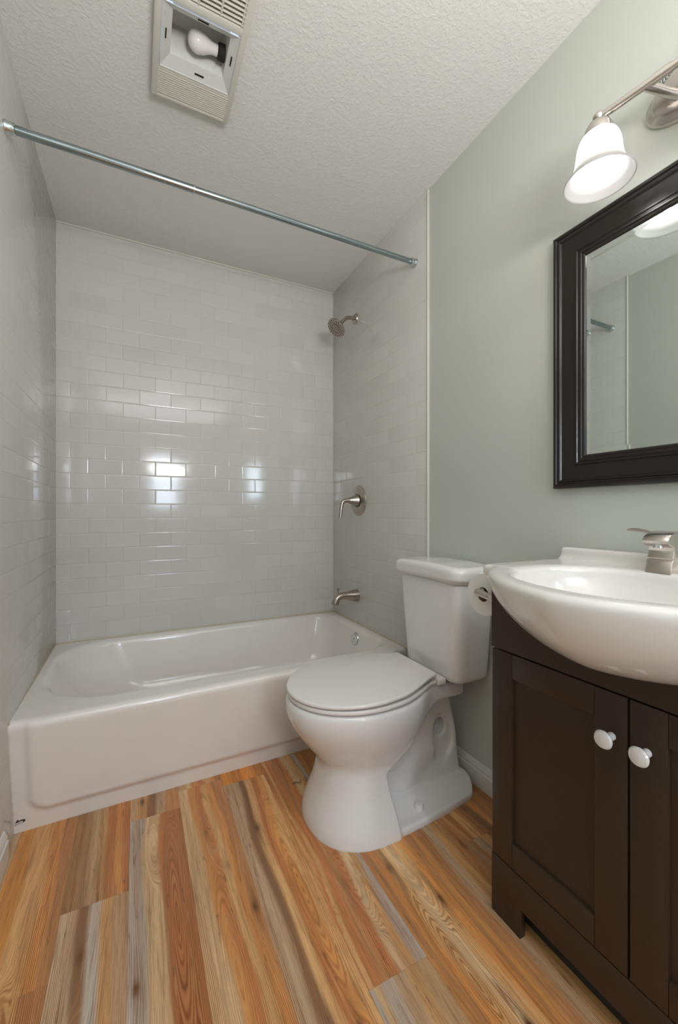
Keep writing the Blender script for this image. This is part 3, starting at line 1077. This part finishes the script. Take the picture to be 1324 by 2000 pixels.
def sink_sdf(X, Y, Z):
    v = np.abs(Y - SY)
    hw = 0.338
    deck = smax(smax(v - hw, 1.172 - X, 0.02), X - (W - 0.004), 0.004)
    deck = smax(deck, np.abs(Z - (DZ0 + DZ1) / 2) - (DZ1 - DZ0) / 2, 0.012)
    # belly
    t = np.clip((0.903 - Z) / BD, -0.5, 0.999)
    s = np.sqrt(np.maximum(1 - np.maximum(t, 0) ** 1.8, 1e-3))
    a, b = 0.220 * s + 0.002, BB * s + 0.001
    pw = np.where(X > 1.195, 2.8, 1.55)
    a = np.where(X > 1.195, 0.232 * s + 0.002, a)
    e = ((np.abs(X - 1.195) / a) ** pw + (v / b) ** pw) ** (1 / pw)
    bel = (e - 1) * np.minimum(a, b) * 0.8
    bel = smax(bel, Z - DZ1 - 0.001, 0.018)
    bel = smax(bel, 0.903 - BD + 0.004 - Z, 0.02)
    bel = smax(bel, X - 1.42, 0.01)
    d = smin(deck, bel, 0.008)
    bs = sd_box(X, Y, Z, 1.484, W - 0.003, SY - hw + 0.004, SY + hw - 0.004, DZ0 + 0.005, 0.931, 0.010)
    d = smin(d, bs, 0.020)
    # basin
    tb = np.clip((DZ1 + 0.004 - Z) / 0.136, 0, 0.999)
    sb = np.sqrt(np.maximum(1 - tb ** 2.0, 1e-3))
    cx = 1.212
    a2 = np.where(X > cx, 0.182, 0.172) * sb + 0.002
    b2 = 0.224 * sb + 0.002
    p2 = np.where(X > cx, 2.7, 1.9)
    e2 = ((np.abs(X - cx) / a2) ** p2 + (v / b2) ** p2) ** (1 / p2)
    bas = (e2 - 1) * np.minimum(a2, b2) * 0.8
    bas = smax(bas, (DZ1 - 0.124) - Z, 0.03)
    return smax(d, -bas, 0.016)


sk = sdf_mesh('sink', sink_sdf, (0.97, SY - 0.36, 0.71), (W, SY + 0.36, 0.935), 0.006, 'sink')
tag(sk, 'white one-piece sink top with a bowed front, on the vanity', 'sink')

# ------------------------------------------------------------------ faucet
FYC = -1.918
fz = DZ1 - 0.0005
fa = thing('faucet', 'brushed nickel lever faucet on the white sink deck', 'faucet', (1.44, FYC, fz))
# spout: side profile swept across its width
prof = [(1.475, 0.0), (1.400, 0.0), (1.402, 0.010), (1.409, 0.028), (1.4125, 0.031), (1.411, 0.034), (1.416, 0.050), (1.414, 0.058),
        (1.398, 0.062), (1.390, 0.067), (1.389, 0.073), (1.398, 0.083), (1.416, 0.091), (1.440, 0.094), (1.462, 0.088), (1.476, 0.070), (1.480, 0.040), (1.480, 0.0)]
bm = bmesh.new()
A = [bm.verts.new((x, FYC - 0.026, fz + z)) for x, z in prof]
B = [bm.verts.new((x, FYC + 0.026, fz + z)) for x, z in prof]
bm.faces.new(A)
bm.faces.new(B)
for i in range(len(prof)):
    j = (i + 1) % len(prof)
    bm.faces.new((A[i], A[j], B[j], B[i]))
bmesh.ops.recalc_face_normals(bm, faces=bm.faces[:])
bmesh.ops.bevel(bm, geom=[e for e in bm.edges if abs(e.verts[0].co.y - e.verts[1].co.y) < 1e-6], offset=0.0025, segments=2, profile=0.5, affect='EDGES')
from_bm('spout', bm, 'nickel2', fa, True, 28)
lathe('aerator', [(0, 0), (0.010, 0), (0.0105, 0.008), (0, 0.008)], (1.404, FYC, fz + 0.0575), (0, 0, 1), 'chrome', fa, 20)
lathe('handle_base', [(0, 0.0), (0.015, 0.0), (0.015, 0.070), (0.012, 0.080), (0, 0.083)], (1.464, FYC + 0.004, fz), (0, 0, 1), 'nickel2', fa, 28)
pts = spline([(1.466, FYC + 0.004, fz + 0.078), (1.474, FYC + 0.030, fz + 0.081), (1.480, FYC + 0.062, fz + 0.089), (1.484, FYC + 0.090, fz + 0.0925), (1.484, FYC + 0.106, fz + 0.0915)], 6)
rr = [float(x[0]) for x in spline([(0.008,), (0.0075,), (0.0085,), (0.0095,), (0.005,)], 6)]
tube('lever', pts, rr, 'nickel2', fa, 18, 0.5)

# ------------------------------------------------------------------ toilet paper on the vanity side
PC = Vector((1.280, -1.572, 0.803))
tp = thing('toilet_paper_roll', 'white toilet paper roll hanging beside the vanity, in front of the tank', 'toilet paper', (PC.x, PC.y, PC.z - 0.061))
lathe('paper', [(0.0205, -0.050), (0.058, -0.050), (0.061, -0.047), (0.061, 0.047), (0.058, 0.050), (0.0205, 0.050)], PC, (1, 0, 0), 'paper', tp, 56)
lathe('cardboard_core', [(0.0203, -0.0495), (0.0190, -0.0495), (0.0190, 0.0495), (0.0203, 0.0495)], PC, (1, 0, 0), 'card', tp, 32)
th = thing('toilet_paper_holder', 'nickel toilet paper holder on the side of the dark vanity', 'toilet paper holder', (1.29, VY1, 0.80))
lathe('roller', [(0, -0.058), (0.009, -0.058), (0.009, 0.055), (0, 0.055)], PC + Vector((0, 0, 0.009)), (1, 0, 0), 'nickel2', th, 20)
for sx_, nm in ((-1, 'post'), (1, 'post')):
    px_ = PC.x + sx_ * 0.064
    pts = spline([(px_, VY1 + 0.001, 0.800), (px_, VY1 + 0.030, 0.803), (px_, PC.y - 0.012, 0.808), (px_, PC.y + 0.008, 0.8095)], 6)
    rr = [float(x[0]) for x in spline([(0.015,), (0.0095,), (0.0100,), (0.0110,)], 6)]
    tube(nm, pts, rr, 'nickel2', th, 20)
    lathe('mounting_disc', [(0, 0), (0.020, 0), (0.019, 0.005), (0, 0.007)], (px_, VY1 + 0.0003, 0.800), (0, 1, 0), 'nickel2', th, 28)

# ------------------------------------------------------------------ mirror
MY0, MY1, MZ0, MZ1 = -2.360, -1.588, 1.104, 1.866
mi = thing('wall_mirror', 'rectangular wall mirror in a stepped black-brown frame above the sink', 'mirror', (W - 0.001, (MY0 + MY1) / 2, MZ0))
prof = [(0.0, 0.0), (0.0, 0.014), (0.0020, 0.0185), (0.0065, 0.0215), (0.0120, 0.0215), (0.0145, 0.0175), (0.0180, 0.0165), (0.0200, 0.0190), (0.0235, 0.0195), (0.0262, 0.0165),
        (0.0275, 0.0145), (0.062, 0.0125), (0.0655, 0.0125), (0.0680, 0.0150), (0.0730, 0.0150), (0.0755, 0.0120), (0.0775, 0.0120), (0.0800, 0.0135), (0.0845, 0.0130),
        (0.0865, 0.0100), (0.0885, 0.0105), (0.0920, 0.0095), (0.0945, 0.0070), (0.0945, 0.0)]
bm = bmesh.new()
rings = []
for cy, cz in ((0, 0), (1, 0), (1, 1), (0, 1)):
    r = []
    for w_, h_ in prof:
        y = MY1 - w_ if cy == 0 else MY0 + w_
        z = MZ0 + w_ if cz == 0 else MZ1 - w_
        r.append(bm.verts.new((W - 0.001 - h_ * 1.15, y, z)))
    rings.append(r)
for i in range(4):
    p, q = rings[i], rings[(i + 1) % 4]
    for a in range(len(prof) - 1):
        bm.faces.new((p[a], p[a + 1], q[a + 1], q[a]))
from_bm('frame', bm, 'frame', mi, True, 28)
gi = 0.091
bm = bmesh.new()
xg0, xg1, bw = W - 0.0066, W - 0.0060, 0.016
O_ = [bm.verts.new((xg0, y, z)) for y, z in ((MY1 - gi, MZ0 + gi), (MY0 + gi, MZ0 + gi), (MY0 + gi, MZ1 - gi), (MY1 - gi, MZ1 - gi))]
I_ = [bm.verts.new((xg1, y, z)) for y, z in ((MY1 - gi - bw, MZ0 + gi + bw), (MY0 + gi + bw, MZ0 + gi + bw), (MY0 + gi + bw, MZ1 - gi - bw), (MY1 - gi - bw, MZ1 - gi - bw))]
for i in range(4):
    j = (i + 1) % 4
    bm.faces.new((O_[i], O_[j], I_[j], I_[i]))
bm.faces.new(I_)
K_ = [bm.verts.new((W - 0.003, v.co.y, v.co.z)) for v in O_]
for i in range(4):
    j = (i + 1) % 4
    bm.faces.new((O_[j], O_[i], K_[i], K_[j]))
bm.faces.new(K_[::-1])
from_bm('glass', bm, 'mirror', mi, False)['label'] = 'mirror glass with a bevelled edge'

# ------------------------------------------------------------------ vanity light
LY = -1.962
vl = thing('vanity_light', 'satin nickel vanity light with bell shades of frosted glass, above the mirror', 'wall lamp', (W - 0.001, LY, 2.02))
bm = bmesh.new()
lathe_bm(bm, [(0, 0), (0.064, 0), (0.066, 0.006), (0.063, 0.016), (0.056, 0.022), (0.054, 0.030), (0.046, 0.040), (0.028, 0.050), (0.0, 0.054)], (0, 0, 0), (-1, 0, 0), 56)
for v in bm.verts:
    v.co.y *= 1.75
    v.co += Vector((W - 0.001, LY + 0.010, 2.025))
from_bm('backplate', bm, 'nickel2', vl, True, 40)
BZ, BX = 1.990, 1.366
tops = []
bpts = []
for s_ in (1, -1):
    ey = LY + s_ * 0.152
    bpts.append((BX, ey, BZ))
    bar = tube('arm', [(1.408, LY, 2.004), (BX, ey, BZ)], 0.0088, 'nickel2', vl, 18)
    lathe('arm_sleeve', [(0.0088, 0), (0.0106, 0), (0.0106, 0.03), (0.0088, 0.03)], Vector((1.408, LY, 2.004)).lerp(Vector((BX, ey, BZ)), 0.12), Vector((BX - 1.408, ey - LY, BZ - 2.004)), 'nickel2', vl, 18)
    pm = Vector((1.408, LY, 2.004)).lerp(Vector((BX, ey, BZ)), 0.42)
    tube('post', [(W - 0.045, LY + s_ * 0.040, 1.995), tuple(pm)], [0.0105, 0.0095], 'nickel2', vl, 18)
    lathe('ball_joint', [(0, -0.013)] + [(0.013 * math.cos(a), 0.013 * math.sin(a)) for a in np.linspace(-1.4, 1.4, 12)] + [(0, 0.013)], (BX, ey, BZ + 0.002), (0, 0, 1), 'nickel2', vl, 24)
    lathe('socket_cup', [(0, 0.0), (0.014, 0.0), (0.024, 0.008), (0.030, 0.020), (0.0315, 0.032), (0.030, 0.034), (0, 0.034)], (BX, ey, BZ - 0.008), (0, 0, -1), 'nickel2', vl, 32)
    zt = BZ - 0.040
    op_ = [tuple(p) for p in spline([(0.030, 0.0), (0.040, 0.010), (0.0465, 0.028), (0.0495, 0.052), (0.0530, 0.072), (0.0590, 0.090), (0.0705, 0.104), (0.0760, 0.112)], 5)]
    ip_ = [(r - 0.003, h) for r, h in op_][::-1]
    sh = lathe('shade', op_ + [(0.0752, 0.1135)] + ip_ + [op_[0]], (BX, ey, zt), (0, 0, -1), 'shade', vl, 56, 60)
    sh['label'] = 'frosted glass bell shade'
    bp_ = [(0, 0.004), (0.013, 0.006), (0.014, 0.026), (0.022, 0.044)] + [(0.030 * math.cos(a), 0.066 + 0.030 * math.sin(a)) for a in np.linspace(-0.6, 1.45, 14)] + [(0, 0.096)]
    lathe('bulb', bp_, (BX, ey, zt), (0, 0, -1), 'lit', vl, 32)
# printed sticker strokes on the plate
bm = bmesh.new()
for i in range(7):
    y = LY + 0.085 - 0.006 * i
    box(bm, W - 0.0402, W - 0.0392, y - 0.0009, y + 0.0009, 2.050, 2.066)
from_bm('sticker_print', bm, 'ink', vl, False)

# ------------------------------------------------------------------ ceiling exhaust fan with light
fan = thing('exhaust_fan_light', 'aged white ceiling fan unit with its lens missing and a bare bulb inside', 'exhaust fan', (0.53, -1.23, H))
X0, X1, Y0, Y1 = 0.405, 0.657, -1.560, -0.912
ZB = H - 0.030
bm = bmesh.new()
# rim and cross members around the three fields
box(bm, X0, X0 + 0.020, Y0, Y1, ZB, H, 0.004)
box(bm, X1 - 0.020, X1, Y0, Y1, ZB, H, 0.004)
box(bm, X0 + 0.012, X1 - 0.012, Y1 - 0.014, Y1, ZB + 0.001, H, 0.004)
box(bm, X0 + 0.012, X1 - 0.012, Y0, Y0 + 0.014, ZB + 0.001, H, 0.004)
box(bm, X0 + 0.015, X1 - 0.015, -1.020, -1.004, ZB + 0.001, H, 0.003)
box(bm, X0 + 0.015, X1 - 0.015, -1.232, -1.208, ZB + 0.001, H, 0.003)
from_bm('housing', bm, 'fanplastic', fan)
bm = bmesh.new()
for i in range(11):
    y = -0.9315 - i * 0.0072
    box(bm, X0 + 0.004, X1 - 0.004, y - 0.0025, y + 0.0025, ZB + 0.0005, ZB + 0.010, 0.0008)
from_bm('ribbed_panel', bm, 'fanplastic', fan)
boxes('panel_backing', [(X0 + 0.010, X1 - 0.010, -1.006, -0.922, ZB + 0.009, ZB + 0.012)], 'dark', fan)
bm = bmesh.new()
for i in range(27):
    y = -1.238 - i * 0.0118
    box(bm, X0 + 0.016, X1 - 0.001, y - 0.0016, y + 0.0016, ZB + 0.001, ZB + 0.012, 0.0006)
for x in (0.452, 0.515, 0.575, 0.634):
    box(bm, x - 0.003, x + 0.003, -1.548, -1.230, ZB + 0.0015, ZB + 0.014, 0.001)
from_bm('grille', bm, 'fanplastic', fan)
boxes('fan_cavity', [(X0 + 0.022, X1 - 0.022, -1.546, -1.228, ZB + 0.022, ZB + 0.026)], 'dark', fan)
# metal light frame and the reflector box
ox0, ox1, oy0, oy1 = 0.4255, 0.6365, -1.206, -1.022
ix0, ix1, iy0, iy1 = 0.453, 0.612, -1.184, -1.060
bm = bmesh.new()
lv_ = [((ox0, ox1, oy0, oy1), ZB - 0.001), ((ox0 + 0.003, ox1 - 0.003, oy0 + 0.003, oy1 - 0.003), ZB + 0.001), ((ix0, ix1, iy0, iy1), ZB + 0.012), ((ix0 + 0.006, ix1 - 0.006, iy0 + 0.006, iy1 - 0.006), H + 0.070)]
rr_ = []
for (a, b, c, d), z in lv_:
    rr_.append([bm.verts.new(p) for p in ((a, c, z), (b, c, z), (b, d, z), (a, d, z))])
for p, q in zip(rr_[:-1], rr_[1:]):
    for i in range(4):
        j = (i + 1) % 4
        bm.faces.new((p[i], p[j], q[j], q[i]))
bm.faces.new(rr_[-1])
o_ = from_bm('reflector', bm, 'fanmetal', fan, False)
so = o_.modifiers.new('thick', 'SOLIDIFY')
so.thickness = 0.0012
so.offset = 1
zs = ZB + 0.0055
for a, b, c, d in ((0.4365, 0.4400, -1.132, -1.105), (0.6230, 0.6265, -1.140, -1.112), (0.518, 0.548, -1.1975, -1.1940), (0.528, 0.556, -1.0405, -1.0370)):
    boxes('mounting_slot', [(a, b, c, d, zs - 0.0025, zs + 0.001)], 'dark', fan, smooth=False)
bx, by, bz = 0.598, -1.104, H + 0.012
lathe('bulb_socket', [(0, -0.012), (0.021, -0.012), (0.021, 0.006), (0.017, 0.010), (0, 0.010)], (bx, by, bz), (-1, 0, 0), 'dark', fan, 28)
lathe('light_bulb', [(0, 0.008), (0.0145, 0.010), (0.0150, 0.026), (0.019, 0.039), (0.0248, 0.052)] + [(0.0282 * math.cos(a), 0.070 + 0.0282 * math.sin(a)) for a in np.linspace(-0.45, 1.45, 14)] + [(0, 0.0983)],
      (bx, by, bz), (-1, -0.03, -0.06), 'bulbglass', fan, 36)
lathe('grommet', [(0, 0), (0.0055, 0), (0.004, 0.004), (0, 0.005)], (0.490, -1.1735, H + 0.006), (0, 1, 0), 'dark', fan, 16)
